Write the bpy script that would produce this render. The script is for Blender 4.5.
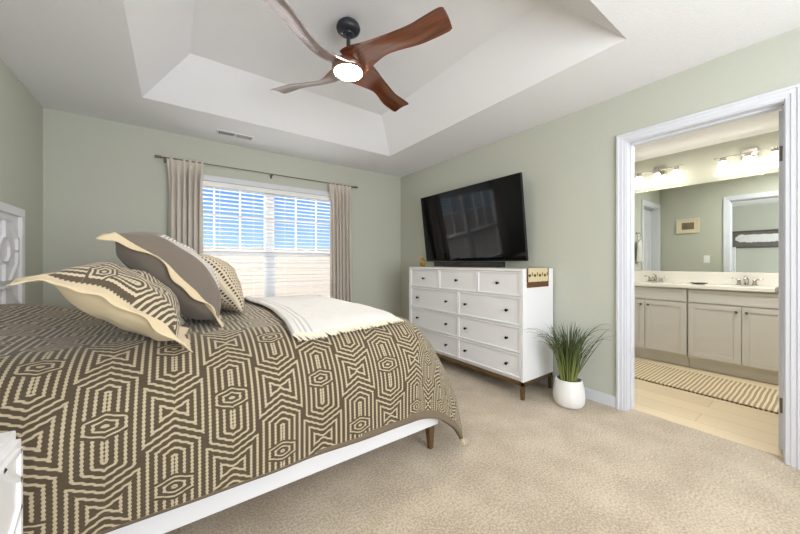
import bpy, bmesh, math, random
from mathutils import Vector, Matrix, noise
random.seed(7)
S = bpy.context.scene
C = S.collection
PI = math.pi
for o in list(bpy.data.objects): bpy.data.objects.remove(o)

# ---------------------------------------------------------------- camera, world, lights, exposure
YAW = math.radians(35.65); FPX = 314.4; HOR = 262.8; HC = 1.135
cd = bpy.data.cameras.new('camera'); cam = bpy.data.objects.new('camera', cd); C.objects.link(cam)
cd.sensor_fit = 'HORIZONTAL'; cd.sensor_width = 36; cd.lens = 36*FPX/800
cd.shift_y = -(267-HOR)/800
cd.clip_start = .02; cd.clip_end = 400
cam.location = (0, 0, HC); cam.rotation_euler = (PI/2, 0, -YAW)
S.camera = cam

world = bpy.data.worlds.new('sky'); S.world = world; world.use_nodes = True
wt = world.node_tree; wt.nodes.clear()
wo = wt.nodes.new('ShaderNodeOutputWorld'); wb = wt.nodes.new('ShaderNodeBackground')
tc = wt.nodes.new('ShaderNodeTexCoord'); sp = wt.nodes.new('ShaderNodeSeparateXYZ')
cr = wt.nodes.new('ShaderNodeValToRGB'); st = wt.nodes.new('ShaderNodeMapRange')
wt.links.new(tc.outputs['Generated'], sp.inputs[0])
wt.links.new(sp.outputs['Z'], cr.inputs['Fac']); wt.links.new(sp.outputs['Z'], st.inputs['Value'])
e = cr.color_ramp.elements
e[0].position = 0.0; e[0].color = (.50, .74, .98, 1)
e[1].position = .24; e[1].color = (.10, .34, .90, 1)
x = e.new(.07); x.color = (.36, .64, .98, 1)
x = e.new(.6); x.color = (.93, .96, 1.0, 1)
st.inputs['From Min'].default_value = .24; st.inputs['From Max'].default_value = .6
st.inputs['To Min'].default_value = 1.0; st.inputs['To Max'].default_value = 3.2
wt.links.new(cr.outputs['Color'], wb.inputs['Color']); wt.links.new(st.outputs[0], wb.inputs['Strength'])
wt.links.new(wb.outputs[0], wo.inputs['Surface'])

def area(name, loc, rot, sx, sy, power, col=(1, 1, 1)):
    l = bpy.data.lights.new(name, 'AREA'); l.shape = 'RECTANGLE'; l.size = sx; l.size_y = sy
    l.energy = power; l.color = col
    o = bpy.data.objects.new(name, l); C.objects.link(o); o.location = loc; o.rotation_euler = rot
    return o
# fill light added behind the camera, set before an invented window
area('rear_fill_light', (.9, -1.50, 1.45), (math.radians(106), 0, 0), 2.4, 1.5, 98, (.97, .985, 1.0))
# area lamp added outside, above the view, to boost daylight through the window
area('high_window_fill', (.95, 6.7, 3.55), (math.radians(-60), 0, 0), 5.0, 1.3, 420, (1.0, .99, .97)).data.spread = math.radians(70)
# unseen lamp added under the bathroom ceiling to even out its light
area('bathroom_ceiling_fill', (3.75, .2, 2.41), (0, 0, 0), .5, .9, 34, (1.0, .975, .94))
S.view_settings.view_transform = 'Standard'; S.view_settings.look = 'None'
S.view_settings.gamma = 1; S.view_settings.use_curve_mapping = False
S.view_settings.exposure = 0.10
S.cycles.use_denoising = True
S.cycles.max_bounces = 9; S.cycles.diffuse_bounces = 6; S.cycles.glossy_bounces = 5
S.cycles.transparent_max_bounces = 16
S.cycles.sample_clamp_indirect = 3
S.cycles.caustics_reflective = False; S.cycles.caustics_refractive = False

# ---------------------------------------------------------------- materials
def sl(c):  # sRGB 0..255 -> linear
    return tuple(((v/255+.055)/1.055)**2.4 if v/255 > .04045 else v/255/12.92 for v in c)+(1,)
def mat(name, col, rough=.6, metal=0, bump=0, bscale=60, var=0, vscale=8, spec=.5, coat=0, emit=None, estr=0, detail=4, sheen=0):
    m = bpy.data.materials.new(name); m.use_nodes = True
    t = m.node_tree; b = t.nodes['Principled BSDF']
    b.inputs['Base Color'].default_value = sl(col); b.inputs['Roughness'].default_value = rough
    b.inputs['Metallic'].default_value = metal; b.inputs['Specular IOR Level'].default_value = spec
    b.inputs['Coat Weight'].default_value = coat; b.inputs['Sheen Weight'].default_value = sheen
    if emit: b.inputs['Emission Color'].default_value = sl(emit); b.inputs['Emission Strength'].default_value = estr
    co = t.nodes.new('ShaderNodeTexCoord')
    n = t.nodes.new('ShaderNodeTexNoise'); n.inputs['Scale'].default_value = vscale; n.inputs['Detail'].default_value = detail
    t.links.new(co.outputs['Object'], n.inputs['Vector'])
    if var:
        mx = t.nodes.new('ShaderNodeMix'); mx.data_type = 'RGBA'
        c = sl(col)
        mx.inputs['A'].default_value = tuple(v*(1-var) for v in c[:3])+(1,)
        mx.inputs['B'].default_value = tuple(min(1, v*(1+var)) for v in c[:3])+(1,)
        t.links.new(n.outputs['Fac'], mx.inputs['Factor']); t.links.new(mx.outputs['Result'], b.inputs['Base Color'])
    if bump:
        n2 = t.nodes.new('ShaderNodeTexNoise'); n2.inputs['Scale'].default_value = bscale; n2.inputs['Detail'].default_value = 3
        t.links.new(co.outputs['Object'], n2.inputs['Vector'])
        bp = t.nodes.new('ShaderNodeBump'); bp.inputs['Strength'].default_value = bump; bp.inputs['Distance'].default_value = .01
        t.links.new(n2.outputs['Fac'], bp.inputs['Height']); t.links.new(bp.outputs['Normal'], b.inputs['Normal'])
    return m
class N:  # tiny math-node helper
    def __init__(s, m): s.t = m.node_tree; s.b = s.t.nodes['Principled BSDF']
    def m(s, op, a, b=None, c=None):
        n = s.t.nodes.new('ShaderNodeMath'); n.operation = op
        for i, v in enumerate((a, b, c)):
            if v is None: continue
            if isinstance(v, (int, float)): n.inputs[i].default_value = v
            else: s.t.links.new(v, n.inputs[i])
        return n.outputs[0]
    def uv(s):
        n = s.t.nodes.new('ShaderNodeUVMap'); q = s.t.nodes.new('ShaderNodeSeparateXYZ'); s.t.links.new(n.outputs[0], q.inputs[0])
        return q.outputs['X'], q.outputs['Y']
    def obj(s):
        n = s.t.nodes.new('ShaderNodeTexCoord'); q = s.t.nodes.new('ShaderNodeSeparateXYZ'); s.t.links.new(n.outputs['Object'], q.inputs[0])
        return q.outputs['X'], q.outputs['Y'], q.outputs['Z'], n.outputs['Object']
    def mix(s, f, a, b):
        n = s.t.nodes.new('ShaderNodeMix'); n.data_type = 'RGBA'
        s.t.links.new(f, n.inputs['Factor'])
        for k, v in (('A', a), ('B', b)):
            if isinstance(v, tuple): n.inputs[k].default_value = v
            else: s.t.links.new(v, n.inputs[k])
        return n.outputs['Result']
    def col(s, c): s.t.links.new(c, s.b.inputs['Base Color'])
    def bump(s, h, st=.4, d=.003):
        bp = s.t.nodes.new('ShaderNodeBump'); bp.inputs['Strength'].default_value = st; bp.inputs['Distance'].default_value = d
        s.t.links.new(h, bp.inputs['Height']); s.t.links.new(bp.outputs['Normal'], s.b.inputs['Normal'])
    def step(s, v, lo, hi):
        n = s.t.nodes.new('ShaderNodeMapRange'); n.interpolation_type = 'SMOOTHSTEP'; s.t.links.new(v, n.inputs[0])
        n.inputs[1].default_value = lo; n.inputs[2].default_value = hi; return n.outputs[0]

M = {}
M['wall'] = mat('sage_paint', (193, 195, 183), .75, bump=.25, bscale=220)
M['bathwall'] = mat('sage_paint_warm_light', (190, 191, 177), .75, bump=.2, bscale=220)  # sage wall paint with the warm bathroom light put into its colour
M['ceiling'] = mat('ceiling_paint', (238, 238, 241), .9, bump=.35, bscale=160)
M['trim'] = mat('white_trim', (216, 218, 225), .5)
M['white'] = mat('white_lacquer', (234, 234, 235), .5)
M['whitebed'] = mat('white_bed_paint', (228, 228, 230), .4)
M['brass'] = mat('aged_bronze', (128, 106, 74), .4, metal=.75, var=.15)
M['legwood'] = mat('bronzed_leg', (112, 88, 60), .45, metal=.35, var=.2)
M['knob'] = mat('dark_knob', (46, 40, 40), .3, metal=.8)
M['black'] = mat('black_plastic', (16, 16, 18), .3)
M['screen'] = mat('tv_screen', (5, 5, 6), .06, spec=.35)
M['grille'] = mat('soundbar_grille', (38, 39, 42), .8, bump=.4, bscale=600)
M['curtain'] = mat('beige_curtain', (206, 197, 186), .85, bump=.2, bscale=500, sheen=.2)
M['rod'] = mat('pewter_rod', (116, 110, 98), .35, metal=.8)
M['blind'] = mat('white_blind', (240, 240, 238), .5)
M['vinyl'] = mat('white_vinyl', (236, 238, 242), .4)
M['cream'] = mat('cream_cotton', (212, 194, 160), .9, bump=.2, bscale=300, sheen=.2)
M['taupe'] = mat('taupe_cotton', (112, 102, 92), .85, bump=.2, bscale=400, sheen=.2)
M['hem'] = mat('brown_hem', (112, 98, 80), .85, bump=.2, bscale=400)
M['chrome'] = mat('brushed_nickel', (196, 190, 182), .22, metal=1)
M['gold'] = mat('gold_figure', (196, 160, 84), .28, metal=.9)
M['throwfringe'] = mat('throw_fringe', (232, 222, 202), .95)
M['pot'] = mat('white_pot', (236, 236, 234), .3)
M['soil'] = mat('dark_soil', (48, 38, 30), .95, bump=.6)
M['cabinet'] = mat('greige_cabinet', (202, 199, 192), .45)
M['counter'] = mat('cultured_marble', (232, 229, 220), .2)
M['hinge'] = mat('dark_hinge', (108, 104, 100), .35, metal=.8)
M['canopy'] = mat('fan_black', (34, 37, 44), .45)
M['dark'] = mat('painted_recess_shade', (60, 60, 62), .8)
M['shadeglass'] = mat('frosted_shade', (255, 250, 238), .4, emit=(255, 249, 236), estr=5.0)
M['fanglow'] = mat('fan_light_lens', (255, 240, 210), .4, emit=(255, 240, 218), estr=105)
M['towel'] = mat('white_towel', (236, 234, 228), .95, bump=.5, bscale=400)
M['switch'] = mat('switch_plate', (240, 240, 238), .35)
M['pewter'] = mat('pewter_dish', (112, 106, 96), .3, metal=.7)
M['fence'] = mat('beige_siding', (226, 208, 192), .8)
M['dirt'] = mat('pale_ground', (128, 120, 104), .9, var=.2)
M['mattress'] = mat('mattress', (220, 218, 212), .9)

# glass: thin pane, clear with a fresnel reflection
g = bpy.data.materials.new('window_glass'); g.use_nodes = True; t = g.node_tree; t.nodes.clear()
o_ = t.nodes.new('ShaderNodeOutputMaterial'); tr = t.nodes.new('ShaderNodeBsdfTransparent'); gl = t.nodes.new('ShaderNodeBsdfGlossy')
fr = t.nodes.new('ShaderNodeFresnel'); fr.inputs['IOR'].default_value = 1.12; gl.inputs['Roughness'].default_value = .02
ms = t.nodes.new('ShaderNodeMixShader'); t.links.new(fr.outputs[0], ms.inputs[0]); t.links.new(tr.outputs[0], ms.inputs[1]); t.links.new(gl.outputs[0], ms.inputs[2]); t.links.new(ms.outputs[0], o_.inputs[0])
M['glass'] = g
M['mirror'] = mat('mirror_silver', (238, 244, 240), .0, metal=1)
M['mirror'].node_tree.nodes['Principled BSDF'].inputs['Roughness'].default_value = .003

# carpet
m = mat('beige_carpet', (190, 174, 152), .95, sheen=.25); n = N(m); M['carpet'] = m
_, _, _, oc = n.obj()
def nz(scale, det=2):
    q = n.t.nodes.new('ShaderNodeTexNoise'); q.inputs['Scale'].default_value = scale; q.inputs['Detail'].default_value = det
    n.t.links.new(oc, q.inputs['Vector']); return q.outputs['Fac']
f1, f2, f3 = nz(95, 3), nz(5, 4), nz(300, 2)
v = n.m('ADD', n.m('MULTIPLY', f1, .75), n.m('MULTIPLY', f2, .35))
n.col(n.mix(n.step(v, .38, .74), sl((168, 150, 126)), sl((212, 197, 173))))
n.bump(n.m('ADD', f1, n.m('MULTIPLY', f3, .6)), .7, .012)
# bathroom plank floor (planks run along Y)
m = mat('pale_plank_floor', (222, 204, 172), .35); n = N(m); M['plank'] = m
X_, Y_, Z_, oc = n.obj()
br = n.t.nodes.new('ShaderNodeTexBrick'); br.inputs['Scale'].default_value = 1; br.inputs['Brick Width'].default_value = 1.2; br.inputs['Row Height'].default_value = .19
br.inputs['Mortar Size'].default_value = .0018; br.inputs['Color1'].default_value = sl((226, 208, 176)); br.inputs['Color2'].default_value = sl((215, 196, 162)); br.inputs['Mortar'].default_value = sl((172, 150, 118))
mp = n.t.nodes.new('ShaderNodeMapping'); mp.inputs['Rotation'].default_value = (0, 0, PI/2); n.t.links.new(oc, mp.inputs[0]); n.t.links.new(mp.outputs[0], br.inputs['Vector'])
n.col(br.outputs['Color'])
# walnut blades: grain runs along the blade (UV x)
m = mat('walnut_blade', (120, 66, 36), .28, coat=1, spec=.6); n = N(m); M['walnut'] = m; n.b.inputs['Coat IOR'].default_value = 1.9; n.b.inputs['Coat Roughness'].default_value = .15
u_, v_ = n.uv()
w = n.t.nodes.new('ShaderNodeTexNoise'); w.inputs['Scale'].default_value = 1; w.inputs['Detail'].default_value = 6
cb = n.t.nodes.new('ShaderNodeCombineXYZ'); n.t.links.new(n.m('MULTIPLY', u_, 4), cb.inputs[0]); n.t.links.new(n.m('MULTIPLY', v_, 70), cb.inputs[1])
n.t.links.new(cb.outputs[0], w.inputs['Vector'])
n.col(n.mix(n.step(w.outputs['Fac'], .3, .7), sl((74, 34, 17)), sl((122, 62, 32))))
# leaf
m = mat('grass_leaf', (70, 96, 48), .5); n = N(m); M['leaf'] = m
u_, v_ = n.uv(); n.col(n.mix(v_, sl((132, 142, 74)), sl((44, 66, 42))))

def maze(name, dark, light, period=.0228, cw=.182, P=.517, u0=0., v0=0., duty=.42, seg=(.074, .031)):
    """woven maze of concentric hexagons, counted in cloth coordinates (metres)"""
    m = mat(name, dark, .9, sheen=.15); n = N(m)
    u, v = n.uv(); u = n.m('ADD', u, u0); v = n.m('ADD', v, v0)
    def cell(uo, vo):
        a = n.m('ABSOLUTE', n.m('SUBTRACT', n.m('FLOORED_MODULO', n.m('ADD', u, uo), 2*cw), cw))
        b = n.m('ABSOLUTE', n.m('SUBTRACT', n.m('FLOORED_MODULO', n.m('ADD', v, vo), P), P/2))
        def hexd(y): return n.m('MAXIMUM', a, n.m('ADD', n.m('MULTIPLY', a, .5), n.m('MULTIPLY', y, .95)))
        eye = n.m('MAXIMUM', a, n.m('ADD', n.m('MULTIPLY', a, .5), n.m('MULTIPLY', b, 1.5)))
        c = n.m('MAXIMUM', n.m('SUBTRACT', b, seg[0]+seg[1]), 0)
        k = n.m('LESS_THAN', eye, period*3.0); o = hexd(c)
        return n.m('ADD', n.m('MULTIPLY', eye, k), n.m('MULTIPLY', o, n.m('SUBTRACT', 1.0, k)))
    d = n.m('MINIMUM', cell(0, 0), cell(cw, P/2))
    s = n.m('SINE', n.m('MULTIPLY', d, 2*PI/period))
    z = n.m('SINE', n.m('MULTIPLY', v, 2*PI/.0125))
    z2 = n.m('SINE', n.m('MULTIPLY', u, 2*PI/.0125))
    s2 = n.m('ADD', s, n.m('MULTIPLY', n.m('MULTIPLY', z, 1.0), .30))
    f = n.step(s2, duty-.28, duty+.28)
    nz_ = n.t.nodes.new('ShaderNodeTexNoise'); nz_.inputs['Scale'].default_value = 14
    n.col(n.mix(f, sl(dark), sl(light)))
    n.bump(n.m('ADD', f, n.m('MULTIPLY', z, .25)), .5, .003)
    return m
M['maze'] = maze('woven_maze_duvet', (78, 65, 47), (182, 168, 139))
M['maze2'] = maze('woven_maze_sham', (86, 74, 58), (200, 186, 160), cw=.26, P=.60, period=.0205, duty=.15, u0=.17, v0=.12)
# throw: cream with faint stripes near its edge
m = mat('woven_throw', (226, 222, 214), .95, sheen=.3); n = N(m); M['throw'] = m
u_, v_ = n.uv()
s = n.m('MULTIPLY', n.step(n.m('SINE', n.m('MULTIPLY', u_, 2*PI/.03)), .2, .6), n.m('LESS_THAN', u_, .12))
n.col(n.mix(n.m('MULTIPLY', s, .5), sl((224, 222, 218)), sl((148, 145, 144))))
n.bump(n.m('ADD', n.m('SINE', n.m('MULTIPLY', u_, 900)), n.m('SINE', n.m('MULTIPLY', v_, 900))), .4, .002)
# striped face of the taupe pillow: plain border, grey weave, white embroidered field
m = mat('striped_sham_face', (112, 102, 92), .85, sheen=.2); n = N(m); M['stripeface'] = m
u_, v_ = n.uv()   # u,v in -1..1
au = n.m('ABSOLUTE', u_); av = n.m('ABSOLUTE', v_); mm = n.m('MAXIMUM', au, av)
inside = n.m('LESS_THAN', mm, .66)
s = n.step(n.m('SINE', n.m('MULTIPLY', mm, 2*PI/.055)), -.3, .3)
n.col(n.mix(inside, sl((112, 102, 92)), n.mix(s, sl((150, 144, 138)), sl((226, 220, 210)))))
# dotted lumbar
m = mat('tufted_cushion', (206, 192, 168), .9); n = N(m); M['dots'] = m
u_, v_ = n.uv()
r_ = n.m('FLOORED_MODULO', n.m('MULTIPLY', v_, 13), 1.0)
row = n.m('FLOOR', n.m('MULTIPLY', v_, 13))
c_ = n.m('FLOORED_MODULO', n.m('ADD', n.m('MULTIPLY', u_, 15), n.m('MULTIPLY', row, .5)), 1.0)
dd = n.m('SQRT', n.m('ADD', n.m('POWER', n.m('ABSOLUTE', n.m('SUBTRACT', r_, .5)), 2), n.m('POWER', n.m('ABSOLUTE', n.m('MULTIPLY', n.m('SUBTRACT', c_, .5), .8)), 2)))
k = n.step(dd, .16, .28)
n.col(n.mix(k, sl((58, 50, 44)), sl((206, 192, 168)))); n.bump(k, .8, .012)
# runner on the dresser
m = mat('printed_runner', (206, 188, 150), .9); n = N(m); M['runner'] = m
u_, v_ = n.uv()
def motif(k, ph, sx, sy, r):
    a = n.m('SUBTRACT', n.m('FLOORED_MODULO', n.m('ADD', n.m('MULTIPLY', u_, k), ph), 1.0), .5)
    b = n.m('SUBTRACT', n.m('FLOORED_MODULO', n.m('ADD', n.m('MULTIPLY', v_, k), ph*1.7), 1.0), .5)
    return n.m('LESS_THAN', n.m('ADD', n.m('POWER', n.m('ABSOLUTE', n.m('MULTIPLY', a, sx)), 2), n.m('POWER', n.m('ABSOLUTE', n.m('MULTIPLY', b, sy)), 2)), r)
a1 = motif(13, .2, 1, 1.6, .07); a2 = motif(13, .7, 1.6, 1, .05)
cc = n.mix(a1, sl((208, 192, 156)), sl((84, 80, 46))); cc = n.mix(a2, cc, sl((150, 110, 50)))
n.col(cc)
M['runnertrim'] = mat('brown_runner_trim', (96, 64, 36), .8)
# bath rug: ribs running across, cream / brown
m = mat('striped_rug', (206, 186, 150), .95); n = N(m); M['rug'] = m
X_, Y_, Z_, oc = n.obj()
w = n.m('ADD', Y_, n.m('MULTIPLY', n.m('SINE', n.m('MULTIPLY', X_, 18)), .0015))
f = n.step(n.m('SINE', n.m('MULTIPLY', w, 2*PI/.030)), -.5, .3)
n.col(n.mix(f, sl((168, 150, 120)), sl((224, 208, 176)))); n.bump(f, .7, .01)
# framed feather art
M['artback'] = mat('grey_art_ground', (112, 106, 104), .7, var=.25, vscale=14)
M['artwhite'] = mat('white_art_form', (232, 230, 230), .7, var=.12, vscale=30, bump=.4, bscale=60)
M['artframe'] = mat('grey_wood_frame', (92, 84, 76), .6)
M['smallframe'] = mat('cream_frame', (226, 214, 186), .5)
M['smallart'] = mat('brown_print', (120, 104, 82), .6, var=.5, vscale=22)

# ---------------------------------------------------------------- mesh helpers
def bx(bm, x0, x1, y0, y1, z0, z1, bev=0, seg=2):
    r = bmesh.ops.create_cube(bm, size=1)
    vs = r['verts']
    for v in vs: v.co = Vector(((x0+x1)/2+v.co.x*(x1-x0), (y0+y1)/2+v.co.y*(y1-y0), (z0+z1)/2+v.co.z*(z1-z0)))
    if bev: bmesh.ops.bevel(bm, geom=list({e for v in vs for e in v.link_edges}), offset=bev, segments=seg, affect='EDGES', profile=.5)
    return bm
def B(*a, **k): return bx(bmesh.new(), *a, **k)
def lathe(bm, prof, c=(0, 0, 0), n=32, axis='z', cap=True):
    rings = []
    for r, h in prof:
        ring = []
        for i in range(n):
            a = 2*PI*i/n; x, y = r*math.cos(a), r*math.sin(a)
            p = {'z': (x, y, h), 'x': (h, x, y), 'y': (x, h, y)}[axis]
            ring.append(bm.verts.new(Vector(c)+Vector(p)))
        rings.append(ring)
    for a, b in zip(rings, rings[1:]):
        for i in range(n): bm.faces.new((a[i], a[(i+1) % n], b[(i+1) % n], b[i]))
    if cap: bm.faces.new(rings[0][::-1]); bm.faces.new(rings[-1])
    return bm
def tube(bm, pts, rad, n=8, cap=True):
    pts = [Vector(p) for p in pts]; rings = []
    up = Vector((.13, .21, .97)).normalized()
    for i, p in enumerate(pts):
        d = (pts[min(i+1, len(pts)-1)]-pts[max(i-1, 0)]).normalized()
        s = d.cross(up)
        if s.length < .05: s = d.cross(Vector((1, 0, 0)))
        s.normalize(); q = d.cross(s).normalized()
        r = rad[i] if isinstance(rad, (list, tuple)) else rad
        rings.append([bm.verts.new(p+s*r*math.cos(2*PI*k/n)+q*r*math.sin(2*PI*k/n)) for k in range(n)])
    for a, b in zip(rings, rings[1:]):
        for i in range(n): bm.faces.new((a[i], a[(i+1) % n], b[(i+1) % n], b[i]))
    if cap: bm.faces.new(rings[0][::-1]); bm.faces.new(rings[-1])
    return bm
def obj(name, bm, m, parent=None, smooth=False):
    bmesh.ops.recalc_face_normals(bm, faces=bm.faces[:])
    me = bpy.data.meshes.new(name); bm.to_mesh(me); bm.free()
    for q in (m if isinstance(m, (list, tuple)) else [m]): me.materials.append(M[q] if isinstance(q, str) else q)
    if smooth:
        for p in me.polygons: p.use_smooth = True
        if smooth != 'full':
            me.set_sharp_from_angle(angle=math.radians(40))
    o = bpy.data.objects.new(name, me); C.objects.link(o)
    if parent:
        o.parent = parent
        w = Vector()
        q = parent
        while q: w += q.location; q = q.parent
        o.location = -w        # meshes are written in world coordinates
    return o
def thing(name, label, cat, loc=(0, 0, 0), group=None):
    o = bpy.data.objects.new(name, None); C.objects.link(o); o.location = loc; o.empty_display_size = .1
    o['label'] = label; o['category'] = cat
    if group: o['group'] = group
    return o
def tag(o, label, cat, group=None):
    o['label'] = label; o['category'] = cat
    if group: o['group'] = group
    return o
def struct(o): o['kind'] = 'structure'; return o
def sroot(name, loc=(0, 0, 0)):
    o = bpy.data.objects.new(name, None); C.objects.link(o); o.location = loc; o['kind'] = 'structure'; return o
def grid(fn, nu, nv, closed_u=False):
    """fn(i/nu, j/nv) -> (pos, (u,v)) ; returns bm with uv"""
    bm = bmesh.new(); uvl = bm.loops.layers.uv.new('UVMap'); V = []; U = {}
    for i in range(nu+1):
        row = []
        for j in range(nv+1):
            p, uv = fn(i/nu, j/nv); v = bm.verts.new(p); U[v] = uv; row.append(v)
        V.append(row)
    for i in range(nu):
        for j in range(nv):
            f = bm.faces.new((V[i][j], V[i+1][j], V[i+1][j+1], V[i][j+1]))
            for l in f.loops: l[uvl].uv = U[l.vert]
    return bm
def ss(a, b, x):
    t = max(0, min(1, (x-a)/(b-a))); return t*t*(3-2*t)

# ---------------------------------------------------------------- room shell
LX, RX, RX2, BY, NY, H = -.90, 2.81, 2.95, 3.90, -1.60, 2.44
BX, BSY, BNY = 4.84, 1.77, -1.0
T = .14
struct(obj('floor', B(LX-T, RX+.085, NY-T, BY+T, -.12, 0), 'carpet'))
struct(obj('floor_bathroom', B(RX+.085, BX+T, BNY-T, BSY+T, -.12, -.003), 'plank'))
struct(obj('wall_left', B(LX-T, LX, NY, BY, 0, 2.9), 'wall'))
WX0, WX1, WZ0, WZ1 = .045, 1.825, .60, 2.005
bm = B(LX-T, WX0, BY, BY+T, 0, 2.9); bx(bm, WX1, RX+.14, BY, BY+T, 0, 2.9); bx(bm, WX0, WX1, BY, BY+T, 0, WZ0); bx(bm, WX0, WX1, BY, BY+T, WZ1, 2.9)
struct(obj('wall_back', bm, 'wall'))
DY0, DY1, DZ = .176, .958, 2.073
def twoface(bm, x0, x1, y0, y1, z0, z1): bx(bm, x0, x1, y0, y1, z0, z1)
bm = B(RX, RX2, DY1, BY, 0, 2.9); bx(bm, RX, RX2, NY, DY0, 0, 2.9); bx(bm, RX, RX2, DY0, DY1, DZ, 2.9)
struct(obj('wall_right', bm, 'wall'))
# rear wall with the opening of the added window
RWX0, RWX1, RWZ0, RWZ1 = -.2, 2.0, .7, 2.1
bm = B(LX-T, RWX0, NY-T, NY, 0, 2.9); bx(bm, RWX1, RX+.14, NY-T, NY, 0, 2.9); bx(bm, RWX0, RWX1, NY-T, NY, 0, RWZ0); bx(bm, RWX0, RWX1, NY-T, NY, RWZ1, 2.9)
struct(obj('wall_front', bm, 'wall'))
# tray ceiling: flat border with a recess with sloped sides
tx0, tx1, ty0, ty1, ins, H2 = -.207, 2.14, .72, 3.20, .305, 2.74
bm = bmesh.new()
def q4(a, b, c, d): bm.faces.new([bm.verts.new(p) for p in (a, b, c, d)])
X0, X1, Y0, Y1 = LX-T, RX, NY-T, BY+T
q4((X0, Y0, H), (X1, Y0, H), (X1, ty0, H), (X0, ty0, H)); q4((X0, ty1, H), (X1, ty1, H), (X1, Y1, H), (X0, Y1, H))
q4((X0, ty0, H), (tx0, ty0, H), (tx0, ty1, H), (X0, ty1, H)); q4((tx1, ty0, H), (X1, ty0, H), (X1, ty1, H), (tx1, ty1, H))
lo = [(tx0, ty0, H), (tx1, ty0, H), (tx1, ty1, H), (tx0, ty1, H)]
hi = [(tx0+ins, ty0+ins, H2), (tx1-ins, ty0+ins, H2), (tx1-ins, ty1-ins, H2), (tx0+ins, ty1-ins, H2)]
for i in range(4): q4(lo[i], lo[(i+1) % 4], hi[(i+1) % 4], hi[i])
q4(*hi)
bmesh.ops.remove_doubles(bm, verts=bm.verts[:], dist=.0005)
ext = [(X0, Y0), (X1, Y0), (X1, Y1), (X0, Y1)]
q4(*[(x, y, 2.9) for x, y in ext])
for i in range(4):
    a, b = ext[i], ext[(i+1) % 4]; q4((*a, H), (*b, H), (*b, 2.9), (*a, 2.9))
bmesh.ops.remove_doubles(bm, verts=bm.verts[:], dist=.0005)
struct(obj('ceiling', bm, 'ceiling'))
struct(obj('ceiling_bathroom', B(RX2, BX+T, BNY-T, BSY+T, H, H+.1), 'ceiling'))
# bathroom walls
struct(obj('wall_bathroom_vanity', B(BX, BX+T, BNY-T, BSY+T, 0, H), 'bathwall'))
D2a, D2b, D2z = 3.05, 3.76, 2.05
bm = B(RX2, D2a, BSY, BSY+T, 0, H); bx(bm, D2b, BX, BSY, BSY+T, 0, H); bx(bm, D2a, D2b, BSY, BSY+T, D2z, H)
struct(obj('wall_bathroom_side', bm, 'bathwall'))
struct(obj('wall_bathroom_near', B(RX2, BX, BNY-T, BNY, 0, H), 'bathwall'))
bm = B(RX2, RX2+.006, DY1, BSY, 0, H); bx(bm, RX2, RX2+.006, BNY, DY0, 0, H); bx(bm, RX2, RX2+.006, DY0, DY1, DZ, H)
struct(obj('wall_bathroom_entry', bm, 'bathwall'))
# baseboards
def baseboard(name, x0, x1, y0, y1, ax):
    bm = B(x0, x1, y0, y1, 0, .072, bev=.002)
    s = {'x-': (x0+.004, x1, y0, y1), 'y-': (x0, x1, y0+.004, y1), 'x+': (x0, x1-.004, y0, y1), 'y+': (x0, x1, y0, y1-.004)}[ax]
    bx(bm, *s, .072, .088, bev=.003); struct(obj(name, bm, 'trim'))
baseboard('baseboard_right', RX-.014, RX, DY1+.050, BY, 'x-')
baseboard('baseboard_back', LX, RX-.014, BY-.014, BY, 'y-')
baseboard('baseboard_left', LX, LX+.014, NY, BY-.014, 'x+')
baseboard('baseboard_front', RX-.014, RX, NY, DY0-.062, 'x-')
baseboard('baseboard_bathroom', RX2+.006, RX2+.02, DY1+.06, BSY, 'x+')

# ---------------------------------------------------------------- doorway to the bathroom
def casing_bm(xf, s, y0, y1, zt, w=.057, zb=0):
    """stepped door casing on the face x=xf, s=-1 faces -x"""
    bm = bmesh.new()
    prof = [(0, 0), (0, .009), (w*.30, .011), (w*.34, .015), (w*.68, .016), (w*.74, .021), (w*.96, .021), (w, .018), (w, 0)]
    path = [(y0, zb, -1, 0), (y0, zt, -1, 1), (y1, zt, 1, 1), (y1, zb, 1, 0)]
    rings = [[bm.verts.new((xf+s*d, y+sy*a, z+sz*a)) for a, d in prof] for y, z, sy, sz in path]
    for a, b in zip(rings, rings[1:]):
        for i in range(len(prof)): bm.faces.new((a[i], a[(i+1) % len(prof)], b[(i+1) % len(prof)], b[i]))
    bm.faces.new(rings[0]); bm.faces.new(rings[-1])
    return bm
d1 = sroot('door_1', (RX, DY0, 0))
obj('casing', casing_bm(RX, -1, DY0-.002, DY1-.010, DZ-.010, .059), 'trim', d1)
obj('casing', casing_bm(RX2+.006, 1, DY0-.002, DY1-.010, DZ-.010, .059), 'trim', d1)
bm = B(RX-.001, RX2+.007, DY1-.018, DY1, 0, DZ-.018); bx(bm, RX-.001, RX2+.007, DY0, DY0+.004, 0, DZ-.018); bx(bm, RX-.001, RX2+.007, DY0, DY1, DZ-.018, DZ)
bx(bm, RX+.055, RX2-.048, DY1-.030, DY1-.018, 0, DZ-.018, bev=.002); bx(bm, RX+.055, RX2-.048, DY0+.004, DY0+.012, 0, DZ-.018, bev=.002); bx(bm, RX+.055, RX2-.048, DY0, DY1, DZ-.030, DZ-.018, bev=.002)
obj('jamb', bm, 'trim', d1)
leaf = obj('door_leaf', B(RX2+.006, RX2+.006+.745, DY0-.002, DY0+.034, .012, DZ-.024, bev=.002), 'trim', d1)
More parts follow.
